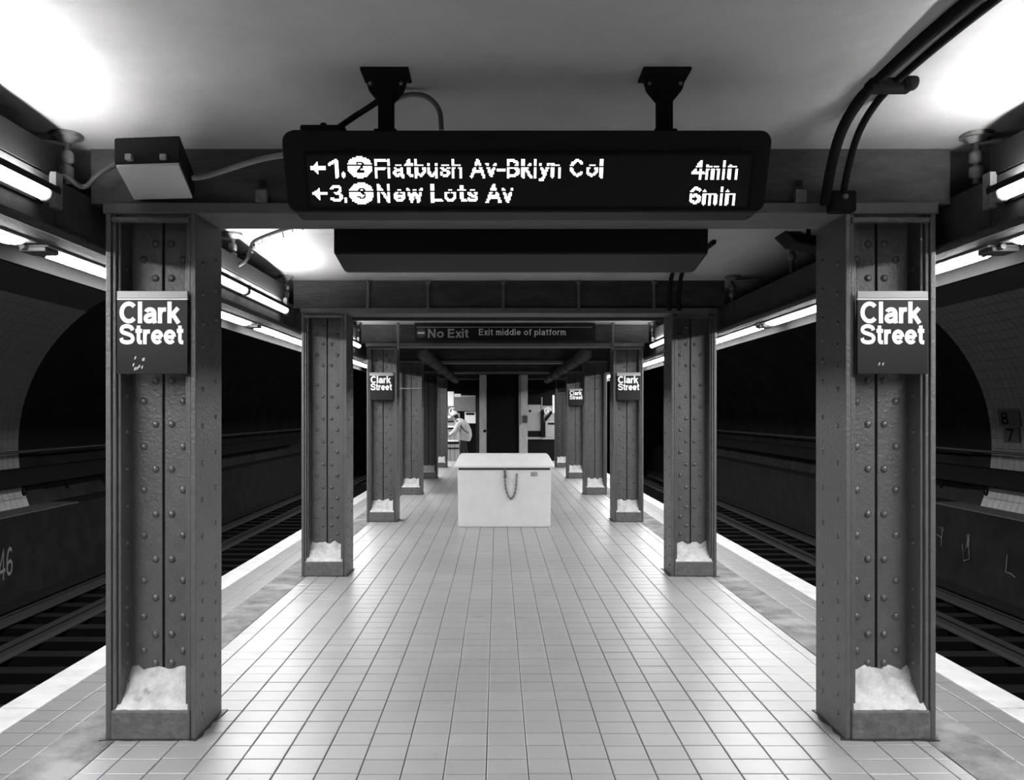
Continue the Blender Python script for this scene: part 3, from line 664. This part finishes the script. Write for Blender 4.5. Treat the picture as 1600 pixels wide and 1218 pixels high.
# stepped shoulders, top box, brackets
m = MB()
for s_ in (-1, 1):
    a, b = sorted((R(s_*.80), R(s_*.915))); m.box(a, b, 3.40, 3.62, ZT_-.01, ZT_+.012)
m.obj('shoulder_plate', M['black'], dp, bevel=.01)
m = MB(); m.box(-.775, -.60, 3.40, 3.55, ZT_-.005, ZT_+.036); m.box(-.70, -.675, 3.42, 3.45, ZT_+.036, ZT_+.052); m.box(-.81, -.77, 3.4, 3.52, ZT_-.005, ZT_+.016)
m.obj('junction_box', M['blackm'], dp, bevel=.008)
for X in (-.444, .668):
    zc = cz(3.46)
    m = MB(); m.box(X-.095, X+.095, 3.40, 3.54, zc-.012, zc+.002); pl_ = m.obj('mounting_plate', M['blackm'], dp, bevel=.003)
    m = MB(); m.prism([(X-.085, zc-.012), (X+.085, zc-.012), (X+.07, zc-.065), (X+.033, zc-.11), (X-.033, zc-.11), (X-.07, zc-.065)], 'y', 3.45, 3.49); m.obj('gusset', M['blackm'], dp)
    m = MB(); m.box(X-.03, X+.03, 3.44, 3.50, ZT_-.01, zc-.08); m.box(X-.045, X+.045, 3.43, 3.51, ZT_-.01, ZT_+.03); m.obj('drop_post', M['blackm'], dp, bevel=.004)
    m = MB()
    for bx_ in (-.062, .062): m.dome((X+bx_, 3.45, zc-.045), (0,-1,0), .009, .008, 6, 2)
    m.obj('bolts', M['hang'], dp)
d2 = thing('departure_display', 'black back of a second display hanging behind the first cross beam', 'display', (CX, 4.85, 2.43))
m = MB()
q = [(4.66, 2.455), (4.66, 2.70), (5.02, 2.70), (5.06, 2.418), (4.98, 2.412)]
m.prism(q, 'x', -.88, 1.135); m.obj('casing', M['black'], d2, bevel=.012)
for X in (-.444, .668):
    m = MB(); m.box(X-.03, X+.03, 4.8, 4.86, 2.69, cz(4.83)); m.box(X-.09, X+.09, 4.77, 4.9, cz(4.83)-.012, cz(4.83)); m.obj('drop_post', M['blackm'], d2)
# conduits on the display
def tube_thing(name, label, cat, pts, r, m, smooth=True):
    if smooth:       # Catmull-Rom through the points
        P = [Vector(p) for p in pts]; P = [P[0]*2-P[1]]+P+[P[-1]*2-P[-2]]; out = []
        for i in range(1, len(P)-2):
            for k in range(6):
                t = k/6; a, b, c, d = P[i-1:i+3]
                out.append(.5*((2*b)+(c-a)*t+(2*a-5*b+4*c-d)*t*t+(3*b-a-3*c+d)*t**3))
        out.append(P[-2]); pts = out
    return tag(MB().tube(pts, r, 10).obj(name, m), label, cat)
tube_thing('display_cable', 'black cable rising from the left end of the departure display to its bracket', 'cable', [px(528,200,3.47), px(545,188,3.47), px(560,178,3.47), px(585,162,3.46), px(598,152,3.45)], .012, M['black'])
tube_thing('looped_cable', 'looped grey cable behind the left bracket of the departure display', 'cable', [px(610,158,3.62), px(640,148,3.62), px(668,152,3.62), px(686,172,3.62), px(690,204,3.60)], .011, M['midm'])
tube_thing('pale_conduit', 'pale bent conduit running from the ceiling box to the departure display', 'conduit', [px(300,278,4.05), px(318,276,4.05), px(345,268,4.0), px(385,255,3.95), px(415,247,3.9), px(445,242,3.65)], .0125, M['pipe'])
tube_thing('grey_conduit', 'dark grey conduit sloping from the ceiling box down to the left girder', 'conduit', [px(186,254,4.1), px(155,272,4.05), px(130,292,4.06), (-1.98, 3.98, 2.685), (-2.03, 3.98, 2.672)], .0125, M['darkm'])
# ceiling box in front of nearest left column
cb = thing('ceiling_box', 'dark hanging ceiling box with pale panel underneath, above the nearest left column', 'box', (-1.55, 3.9, 2.64))
zb = H+1.04
c4 = [(-1.616, 3.67), (-1.335, 3.64), (-1.475, 4.207), (-1.777, 4.237)]
def quadbox(q, z0, z1, grow=0):
    cx_ = sum(p[0] for p in q)/4; cy_ = sum(p[1] for p in q)/4
    q = [(cx_+(p[0]-cx_)*(1+grow), cy_+(p[1]-cy_)*(1+grow)) for p in q]
    return MB().prism(q, 'z', z0, z1)
quadbox(c4, zb+.012, zb+.122, .03).obj('body', M['blackm'], cb, bevel=.008)
quadbox(c4, zb, zb+.013, -.02).obj('bottom_panel', M['diffuser'], cb, bevel=.002)
MB().box(-1.72, -1.50, 4.05, 4.29, zb+.03, zb+.10).obj('mount', M['blackm'], cb)
for X in (-1.545, -1.40):
    MB().box(X-.014, X+.014, 3.625, 3.67, zb+.02, zb+.045).obj('latch', M['midm'], cb, bevel=.004)
# thick conduits at the right
cc = thing('twin_conduit', 'twin thick black conduits curving down the ceiling to the nearest right column', 'conduit', (1.6, 3.5, 2.7))
def cr(P):
    P = [Vector(p) for p in P]; P = [P[0]*2-P[1]]+P+[P[-1]*2-P[-2]]; out = []
    for i in range(1, len(P)-2):
        for k in range(6):
            t = k/6; a, b, c, d = P[i-1:i+3]
            out.append(.5*((2*b)+(c-a)*t+(2*a-5*b+4*c-d)*t*t+(3*b-a-3*c+d)*t**3))
    return out+[P[-2]]
def conduit_pts(x, dz=0): 
    return [(x+.03, 1.3, 2.93), (x+.02, 2.3, 2.945), (x+.0, 2.95, 2.955), (x-.01, 3.4, 2.95), (x-.01, 3.68, 2.93), (x-.01, 3.88, 2.86), (x+.01, 4.05, 2.75), (x+.02, 4.16, 2.6)]
MB().tube(cr(conduit_pts(1.55)), .024, 12).obj('conduit', M['blackm'], cc)
MB().tube(cr(conduit_pts(1.63)), .016, 12).obj('conduit', M['blackm'], cc)
MB().box(1.51, 1.69, 3.50, 3.58, 2.91, 2.98).dome((1.67, 3.51, 2.94), (0,-1,0), .04, .03).obj('clamp', M['blackm'], cc, bevel=.012)
MB().box(1.59, 1.71, 4.12, 4.2, 2.56, 2.66).obj('end_box', M['blackm'], cc, bevel=.01)
MB().dome((1.655, 4.12, 2.63), (0,-1,0), .014, .01).obj('bolt', M['hang'], cc)
c2 = thing('twin_conduit', 'twin thin black conduits dropping from the ceiling to the second right column', 'conduit', (1.7, 8.3, 2.7))
for x in (1.655, 1.745): MB().tube(cr([(x-.02, 6.9, 2.96), (x-.02, 7.7, 2.955), (x-.02, 8.1, 2.9), (x, 8.33, 2.74), (x+.02, 8.42, 2.6)]), .02, 8).obj('conduit', M['blackm'], c2)
# horn
hn = thing('horn_speaker', 'small dark horn jutting out behind the top of the nearest right column', 'speaker', (1.68, 4.85, 2.55))
MB().prism([(1.575, 2.60), (1.80, 2.565), (1.80, 2.50), (1.64, 2.535)], 'y', 4.75, 4.95).obj('horn', M['blackm'], hn, bevel=.008)
MB().tube([(1.74, 4.85, 2.55), (1.74, 4.85, cz(4.85))], .012, 8).obj('stem', M['blackm'], hn)
# flexible cable in bay 2, left
fc = thing('flexible_cable', 'loose flexible cable with ties bent over the left girder beyond the nearest column', 'cable', (-1.9, 6.7, 2.8))
P_ = cr([(-1.30, 6.2, 2.965), (-1.60, 6.45, 2.96), (-1.86, 6.68, 2.93), (-1.915, 6.72, 2.87), (-1.95, 6.72, 2.78), (-2.09, 6.72, 2.70)])
MB().tube(P_, .014, 8).obj('cable', M['black'], fc)
m = MB(); rn = random.Random(3)
for k in range(9):
    p = P_[2+k*2]; m.tube([p, p+Vector((rn.uniform(-.02,.03), 0, rn.uniform(-.06,-.02)))], .004, 4)
m.obj('ties', M['darkm'], fc)
MB().tube([(-1.88, 6.70, 2.90), (-1.95, 6.9, 2.90), (-2.05, 7.0, 2.88)], .012, 6).obj('branch', M['black'], fc)
# conduit drops at the third beam
for sx, X in ((-1, -1.445), (1, 1.68)):
    s = 'left' if sx < 0 else 'right'
    MBt = MB().tube([(X, 12.62, 2.94), (X, 12.62, 2.56)], .022, 8).tube([(X, 12.62, 2.58), (X, 12.62, 2.55), (X, 12.62, 2.52)], [.022, .036, .025], 8)
    tag(MBt.obj('conduit_drop', M['hang'] if sx < 0 else M['darkm']), f'vertical conduit drop beside the {s} end of the exit sign', 'conduit')
# ------------------------------------------------------------------ exit sign
es = thing('exit_sign', 'long black hanging sign saying no exit, exit middle of platform', 'sign', (.1, 12.5, 2.63))
D_ = 12.6; k_ = D_/F
def ep(x, y, o=0): return ((x-VX)*k_, D_-o, H-(y-VY)*k_)
a, b = ep(648, 533), ep(930, 505)
MB().box(a[0], b[0], D_, D_+.05, a[2], b[2]).obj('panel', M['sign'], es, bevel=.004)
l = ep(651, 510.8); MB().box(l[0], ep(925, 0)[0], D_-.002, D_+.01, l[2]-.006, l[2]+.002).obj('white_rule', M['pale'], es)
m = MB(); c = ep(658, 520); n = 20
m.add([(c[0]+.07*math.cos(2*math.pi*i/n), D_-.003, c[2]+.07*math.sin(2*math.pi*i/n)) for i in range(n)], [tuple(range(n))]); m.obj('disc', M['red'], es)
MB().box(c[0]-.048, c[0]+.048, D_-.006, D_-.002, c[2]-.013, c[2]+.015).obj('disc_bar', M['white'], es)
a = ep(668.5, 527.5); b = ep(733, 513.5); text_on('letter', 'No Exit', lambda u, v: (a[0]+(b[0]-a[0])*u, D_-.004, a[2]+(b[2]-a[2])*v), M['pale'], es, weight=.17, split=True)
a2 = ep(748, 523.5); b2 = ep(885, 513.5); tx_ = text_on('lettering', 'Exit middle of platform', lambda u, v: (a2[0]+(b2[0]-a2[0])*u, D_-.004, a2[2]+(b2[2]-a2[2])*v), M['white'], es, weight=.14, track=.03); tag(tx_, kind='stuff')
for X in (-1.05, 1.3): MB().tube([(X, D_+.03, H+(VY-506)*k_), (X, D_+.03, 2.97)], .012, 6).obj('hanging_rod', M['darkm'], es)
# ------------------------------------------------------------------ white chest
ch = thing('storage_chest', 'white storage chest with sloped lid standing in the middle of the platform', 'chest', (.1, 12.5, 0))
yc = 12.18; x0, x1 = (715-VX)*yc/F, (861-VX)*yc/F
MB().prism([(x0+.01, 0), (x1-.01, 0), (x1+.0, .80), (x0-.0, .80)], 'y', yc, yc+.72).obj('body', M['chest'], ch, bevel=.01)
MB().box(x0+.015, x1-.015, yc+.008, yc+.71, .80, .835).obj('lid_gap', M['darkm'], ch)
xa, xb = (709.5-VX)*(yc-.03)/F, (866.5-VX)*(yc-.03)/F
m = MB(); xm_ = (xa+xb)/2
yy0, yy1 = yc-.03, yc+.76
v = [(xa, yy0, .83), (xb, yy0, .83), (xb, yy1, .83), (xa, yy1, .83), (xa, yy0, .862), (xb, yy0, .862), (xb, yy1, .862), (xa, yy1, .862),
     (xa+.07, yy0+.28, 1.005), (xb-.07, yy0+.28, 1.005), (xb-.07, yy1-.05, 1.005), (xa+.07, yy1-.05, 1.005)]
m.add(v, [(3,2,1,0), (0,1,5,4), (1,2,6,5), (2,3,7,6), (3,0,4,7), (4,5,9,8), (5,6,10,9), (6,7,11,10), (7,4,8,11), (8,9,10,11)])
m.obj('lid', M['chest'], ch, bevel=.012)
MB().box((835-6-VX)*yc/F, (835+5-VX)*yc/F, yc-.002, yc, H-(744-VY)*yc/F, H-(737-VY)*yc/F).obj('sticker', M['sticker'], ch)
MB().box((788.5-VX)*yc/F-.012, (788.5-VX)*yc/F+.014, yc-.012, yc, .76, .835).obj('hasp', M['hang'], ch, bevel=.003)
hn_ = MB(); hn_.tube([(-.60+.1, 0, 0), (-.5, .01, 0)], .01, 5)
cn = thing('chain', 'dark chain hanging in a loop on the front of the white chest', 'chain', (.15, yc-.02, .6))
cu = cr([px(789,737,yc-.03), px(789,752,yc-.02), px(791,765,yc-.02), px(795,776,yc-.02), px(799,779,yc-.02), px(803,774,yc-.02), px(806,762,yc-.02), px(807.5,741,yc-.02)])
m = MB()
acc = 0; last = cu[0]; k = 0
dense = []
for i in range(len(cu)-1):
    for j in range(8): dense.append(cu[i].lerp(cu[i+1], j/8))
pos = [dense[0]]
for p in dense:
    if (p-pos[-1]).length >= .026: pos.append(p)
for k in range(len(pos)-1):
    a, b = pos[k], pos[k+1]; t = (b-a).normalized(); c = (a+b)/2
    side = Vector((0,1,0)).cross(t).normalized() if k % 2 == 0 else Vector((0,1,0))
    hl, hw = .020, .0115
    ring = [c+t*(hl*math.cos(q))+side*(hw*math.sin(q)) for q in [2*math.pi*i/8 for i in range(9)]]
    m.tube(ring, .0045, 5, cap=False)
m.obj('links', M['chain'], cn)
MB().box(cu[0].x-.018, cu[0].x+.022, yc-.05, yc-.012, cu[0].z-.09, cu[0].z-.04).tube([(cu[0].x-.01, yc-.03, cu[0].z-.045), (cu[0].x-.01, yc-.03, cu[0].z-.01), (cu[0].x+.012, yc-.03, cu[0].z-.01), (cu[0].x+.012, yc-.03, cu[0].z-.045)], .006, 6).obj('padlock', M['hang'], cn)
MB().dome((cu[-1].x, yc, cu[-1].z), (0,-1,0), .015, .012).obj('anchor', M['hang'], cn)
# ------------------------------------------------------------------ ducts beyond third beam
for sx in (-1, 1):
    s = 'left' if sx < 0 else 'right'
    x = R(sx*1.27)
    t = thing('ventilation_duct', f'dark round duct under the ceiling beyond the exit sign, on the {s}', 'duct', (x, 18, 2.5))
    MB().tube([(x-sx*-.0, 13.15, 2.60), (x, 13.3, 2.55), (x, 13.5, 2.52), (x, 24, 2.52)], [.06, .09, .1, .1], 14).obj('duct', M['girder'], t)
    for k in range(5): MB().tube([(x, 14.6+2.1*k, 2.52), (x, 14.65+2.1*k, 2.52)], .112, 14).obj('collar', M['girder'], t)
# ------------------------------------------------------------------ central enclosure and far end
en = thing('dark_enclosure', 'black enclosure with two pale jambs in the middle of the platform beyond the chest', 'enclosure', (.16, 23, 0))
d = 22.0; X = lambda p: (p-VX)*d/F
MB().box(X(760), X(811), d+.1, d+2.6, 0, 2.57).obj('shell', M['blackm'], en)
MB().box(X(749), X(760), d, d+2.6, 0, 2.57).obj('jamb', M['jamb'], en, bevel=.005)
MB().box(X(811), X(824.5), d, d+2.6, 0, 2.57).obj('jamb', M['jamb'], en, bevel=.005)
MB().box(X(811)-.01, X(814), d-.02, d+.03, .0+1.3, 2.57).obj('stop_bead', M['midm'], en)
MB().box(X(816.5), X(824), d-.05, d, H-(660-VY)*d/F, H-(649-VY)*d/F).obj('switch_box', M['darkm'], en, bevel=.005)
MB().dome((X(757.5), d, H-(673-VY)*d/F), (0,-1,0), .04, .05).obj('knob', M['blackm'], en)
tag(MB().box(R(-2.0), R(2.0), 33.75, 33.95, 0, 2.85).obj('wall_back', M['lining']), kind='structure')
E = 29.0; X = lambda p, dd=E: (p-VX)*dd/F
Zq = lambda y, dd=E: H-(y-VY)*dd/F
def fbox(p0, p1, yt, yb, m, nm, par, dep=.1, dd=E, o=0, bev=0): return MB().box(X(p0, dd), X(p1, dd), dd-o, dd+dep-o, Zq(yb, dd), Zq(yt, dd)).obj(nm, m, par, bevel=bev)
# header wall above the far view
t = thing('lintel_panel', 'black lintel spanning the platform above the bright far end', 'lintel', (CX, 26, 2.3))
MB().box(R(-1.59), R(1.95), 25.55, 25.7, 2.24, 2.60).obj('panel', M['blackm'], t)
# left: kiosk
k1 = thing('vending_kiosk', 'pale kiosk with dark shelf slots at far left, behind the walking person', 'kiosk', (X(706), E, 0))
fbox(696, 718, 645, 720, M['grey1'], 'body', k1, .5)
for a_, b_ in ((657, 659), (668, 670), (690, 693), (699, 701)): fbox(697, 717, a_, b_, M['blackm'], 'slot', k1, .03, o=.02)
for a_, b_ in ((650, 653), (665, 667.5), (687, 689.5)): fbox(697, 716, a_, b_, M['white'], 'shelf_edge', k1, .06, o=.06)
for p in (703, 710): fbox(p, p+.7, 671, 719, M['darkm'], 'seam', k1, .02, o=.01)
fbox(696, 712, 632, 645, M['grey2'], 'sign_board', k1, .1)
def pict(cxp, cyp, par):
    cX, cZ = X(cxp, E-.02), Zq(cyp, E-.02); m = MB(); n = 20
    ro, ri = .125, .095; vs = []
    for r_ in (ro, ri): vs += [(cX+r_*math.cos(2*math.pi*i/n), E-.03, cZ+r_*math.sin(2*math.pi*i/n)) for i in range(n)]
    m.add(vs, [(i, (i+1) % n, n+(i+1) % n, n+i) for i in range(n)]); m.obj('ring', M['white'], par)
    m = MB(); y_ = E-.03
    m.add([(cX-.02, y_, cZ+.075), (cX+.02, y_, cZ+.075), (cX+.02, y_, cZ+.045), (cX-.02, y_, cZ+.045)], [(0,1,2,3)])
    m.add([(cX-.03, y_, cZ+.04), (cX+.04, y_, cZ+.04), (cX+.05, y_, cZ-.02), (cX+.02, y_, cZ-.03), (cX+.05, y_, cZ-.085), (cX+.01, y_, cZ-.085), (cX-.01, y_, cZ-.035), (cX-.05, y_, cZ-.08), (cX-.07, y_, cZ-.05), (cX-.03, y_, cZ-.01)], [tuple(range(10))])
    m.obj('figure_mark', M['white'], par)
pict(707, 642, k1)
lp = thing('light_panel', 'bright white upright panel at the far left end of the platform', 'light panel', (X(704), E, 1.86))
MB().box(X(697), X(709), E-.02, E+.1, Zq(634), Zq(610)).obj('panel', M['white'], lp)
gb = thing('grey_board', 'large grey board with a bright top strip at the far left end', 'board', (X(726), E, 1.7))
fbox(710, 743, 620, 642, M['grey2'], 'board', gb, .08, o=.08)
fbox(710, 720, 615, 620, M['white'], 'top_strip', gb, .06, o=.09); fbox(720, 743, 617.5, 620, M['grey1'], 'top_strip', gb, .06, o=.09)
nb = thing('notice_board', 'white notice with a black heading at the far left end', 'notice', (X(735), E, 1.3))
fbox(726, 743, 643, 661, M['white'], 'sheet', nb, .05); fbox(728, 741.5, 644.5, 648, M['black'], 'heading', nb, .02, o=.01)
fbox(698, 743, 600, 720, M['blackm'], 'back_panel', nb, .1, o=-.6)
# right: counter, cabinet, box, sign
ct = thing('counter', 'dark counter with a pale top at the far right end', 'counter', (X(846), E, 0))
fbox(824, 870, 686, 719.6, M['blackm'], 'front', ct, .5); fbox(824, 870, 682.5, 686, M['grey1'], 'top', ct, .6, o=.05)
gc = thing('grey_cabinet', 'grey cabinet standing on the counter at the far right end', 'cabinet', (X(835), E, .8))
fbox(825, 845, 632, 673, M['grey1'], 'body', gc, .3, bev=.01); fbox(825, 847, 673, 682.5, M['blackm'], 'plinth', gc, .4); fbox(826.5, 830, 640, 643.5, M['black'], 'lock', gc, .02, o=.015)
gx_ = thing('grey_box', 'smaller grey box on the counter at the far right end, beneath the round sign', 'box', (X(860), E, .83))
fbox(852, 870, 658, 682.5, M['grey1'], 'body', gx_, .3, o=.04, bev=.01); fbox(856, 870, 660, 663, M['black'], 'slot', gx_, .02, o=.05)
rs = thing('round_sign', 'round pictogram sign on a grey board at the far right end', 'sign', (X(857), E, 1.5))
fbox(848, 866, 633.5, 658, M['grey1'], 'board', rs, .04); fbox(848, 866, 631, 633.5, M['blackm'], 'board_edge', rs, .06, o=.01); pict(856, 642, rs)
ar = thing('diagonal_arm', 'black diagonal arm in front of the round sign at the far right', 'arm', (X(856), E, 1.4))
m = MB(); m.add([(X(850), E-.12, Zq(655)), (X(853), E-.12, Zq(658)), (X(863), E-.12, Zq(645)), (X(861), E-.12, Zq(641)), (X(850), E-.06, Zq(655)), (X(853), E-.06, Zq(658)), (X(863), E-.06, Zq(645)), (X(861), E-.06, Zq(641))],
             [(0,1,2,3)[::-1], (4,5,6,7), (0,4,5,1), (1,5,6,2), (2,6,7,3), (3,7,4,0)]); m.obj('arm', M['blackm'], ar)
MB().box(X(846), X(849.5), E-.12, E-.02, Zq(682.5), Zq(640)).dome((X(848), E-.12, Zq(645)), (0,-1,0), .06, .06).obj('post', M['blackm'], ar)
vt = thing('upright_lamp', 'narrow bright upright lamp at the far right end', 'lamp', (X(866), E, 1.7))
MB().box(X(863.5), X(868), E-.02, E+.06, Zq(645), Zq(617)).obj('tube', emat('upright_lamp_glow', 1.2), vt)
MB().box(X(846), X(847.5), E, E+.04, Zq(645), Zq(620)).obj('bracket', M['grey1'], vt)
fbox(824, 870, 600, 720, M['blackm'], 'back_panel', vt, .1, o=-.6)
for X_, s in ((-1.15, 'left'), (1.45, 'right')):
    t = thing('ceiling_lamp', f'ceiling lamp over the bright far end, on the {s}', 'lamp', (X_, 27.4, 2.8))
    MB().box(X_-.12, X_+.12, 26.9, 28.1, 2.80, 2.9).obj('housing', M['midm'], t)
    MB().box(X_-.08, X_+.08, 26.95, 28.05, 2.77, 2.80).obj('lens', emat('far_lens', 9), t)
# ------------------------------------------------------------------ person
pe = thing('person', 'person in a white cap and pale puffy coat bending forward at the far left', 'person', (-1.06, 27.3, 0))
PX, PY = -1.06, 27.3
def skinobj(name, V, E_, Rr, m, parent, root=0, sub=2):
    me = bpy.data.meshes.new(name); me.from_pydata([(PX+a, PY+b, c) for a, b, c in V], E_, []); me.materials.append(m)
    o = link(name, me, parent)
    md = o.modifiers.new('skin', 'SKIN'); 
    for i, r in enumerate(Rr):
        rr_ = r if isinstance(r, tuple) else (r, r)
        me.skin_vertices[0].data[i].radius = rr_
        me.skin_vertices[0].data[i].use_root = (i == root)
    md.use_smooth_shade = True
    s = o.modifiers.new('sub', 'SUBSURF'); s.levels = sub; s.render_levels = sub
    return o
# faces -x (left); leaning forward
V = [(0,0,.88), (-.04,0,1.05), (-.12,0,1.22), (-.20,0,1.32), (-.26,0,1.39), (-.31,0,1.46), (-.33,0,1.55),   # pelvis..head top
     (-.0,-.10,.84), (-.06,-.11,.48), (.04,-.11,.10), (-.10,-.11,.05),
     (.0,.10,.84), (.02,.11,.48), (.16,.11,.11), (.03,.11,.05),
     (-.17,-.19,1.27), (-.25,-.24,1.02), (-.42,-.20,.90), (-.49,-.19,.88),
     (-.17,.19,1.27), (-.27,.24,1.03), (-.45,.18,.95), (-.52,.17,.94)]
E_ = [(0,1),(1,2),(2,3),(3,4),(4,5),(5,6),(0,7),(7,8),(8,9),(9,10),(0,11),(11,12),(12,13),(13,14),(3,15),(15,16),(16,17),(17,18),(3,19),(19,20),(20,21),(21,22)]
Rr = [.13,.12,.13,.10,.055,.085,.09, .085,.06,.045,.04, .085,.06,.045,.04, .06,.045,.032,.03, .06,.045,.032,.03]
for h_ in (18, 22):      # fingers
    hx, hy, hz = V[h_]
    for j, (dy, ln) in enumerate(((-.03,.07),(-.01,.08),(.01,.075),(.03,.06))):
        b = len(V); V += [(hx-.04, hy+dy, hz-.01), (hx-.04-ln*.6, hy+dy*1.1, hz-.025), (hx-.04-ln, hy+dy*1.1, hz-.05)]
        E_ += [(h_, b), (b, b+1), (b+1, b+2)]; Rr += [.011, .009, .007]
    b = len(V); V += [(hx-.01, hy-.04, hz+.0), (hx-.05, hy-.06, hz-.01)]; E_ += [(h_, b), (b, b+1)]; Rr += [.012, .009]
skinobj('body', V, E_, Rr, M['skin'], pe)
def loft(m, P, rr, n=20):
    """elliptical rings along a path in the x-z plane: (radius in the plane, radius across)"""
    P = [Vector((PX+a, PY+b, c)) for a, b, c in P]; vs = []
    for k, p in enumerate(P):
        t = (P[min(k+1, len(P)-1)]-P[max(k-1, 0)]).normalized(); a = t.cross(Vector((0,1,0))).normalized()
        b = a.cross(t).normalized()
        for q in range(n):
            w_ = 2*math.pi*q/n; vs.append(p+a*math.cos(w_)*rr[k][0]+b*math.sin(w_)*rr[k][1])
    m.add(vs, [(k*n+q, k*n+(q+1)%n, (k+1)*n+(q+1)%n, (k+1)*n+q) for k in range(len(P)-1) for q in range(n)], True)
    m.add(vs[:n], [tuple(range(n))[::-1]]); m.add(vs[-n:], [tuple(range(n))]); return m
m = MB()
loft(m, [(.02,0,.74), (.03,0,.80), (.045,0,.90), (.035,0,1.02), (-.01,0,1.14), (-.08,0,1.24), (-.15,0,1.32), (-.21,0,1.37), (-.245,0,1.40)],
     [(.175,.215), (.20,.23), (.22,.24), (.215,.24), (.205,.24), (.185,.235), (.15,.20), (.10,.12), (.075,.08)])
for sy in (-1, 1):
    loft(m, [(-.10,sy*.17,1.29), (-.15,sy*.21,1.24), (-.20,sy*.235,1.13), (-.25,sy*.24,1.04), (-.33,sy*.22,.97), (-.42,sy*.195,.925)],
         [(.07,.07), (.095,.085), (.09,.085), (.085,.08), (.07,.068), (.052,.052)], 14)
m.obj('coat', M['coat'], pe)
skinobj('trousers', [(.02,0,.86), (0,-.10,.80), (-.06,-.11,.48), (.03,-.11,.13), (0,.10,.80), (.02,.11,.48), (.15,.11,.13)],
        [(0,1),(1,2),(2,3),(0,4),(4,5),(5,6)], [.11,.10,.085,.07,.10,.085,.07], M['trouser'], pe)
loft(MB(), [(-.20,0,1.37), (-.20,0,1.42), (-.235,0,1.49), (-.28,0,1.56), (-.31,0,1.61), (-.325,0,1.63)],
     [(.02,.03), (.055,.07), (.075,.095), (.085,.10), (.06,.07), (.01,.01)], 16).obj('hair', M['hair'], pe)
m = MB()
loft(m, [(-.285,0,1.535), (-.30,0,1.57), (-.315,0,1.61), (-.33,0,1.64), (-.335,0,1.655)], [(.118,.118), (.118,.118), (.10,.10), (.06,.06), (.01,.01)], 18)
m.prism([(PX-.47, 1.50), (PX-.36, 1.545), (PX-.36, 1.565), (PX-.475, 1.512)], 'y', PY-.075, PY+.075)
m.obj('cap', M['cap'], pe, bevel=.006)
m = MB()
for sy in (-.035, .035): m.dome((PX-.395, PY+sy, 1.49), (-1,0,0), .012, .008, 8, 2)
m.obj('eyes', M['hair'], pe)
m = MB(); m.prism([(PX-.385, 1.48), (PX-.43, 1.445), (PX-.385, 1.44)], 'y', PY-.012, PY+.012); m.obj('nose', M['skin'], pe)
MB().box(PX-.40, PX-.385, PY-.025, PY+.025, 1.405, 1.412).obj('mouth', M['shoe'], pe)
for yy, xx in ((-.11, -.03), (.11, .09)):
    skinobj('shoe', [(xx+.05,yy,.05),(xx-.04,yy,.045),(xx-.14,yy,.035)], [(0,1),(1,2)], [(.05,.05),(.05,.045),(.045,.033)], M['shoe'], pe, sub=1)
MB().tube([(PX-.25, PY-.10, 1.40), (PX-.17, PY-.20, 1.33), (PX-.08, PY-.255, 1.2), (PX+.04, PY-.255, 1.05), (PX+.16, PY-.20, .98)], .016, 6).obj('bag_strap', M['hair'], pe)
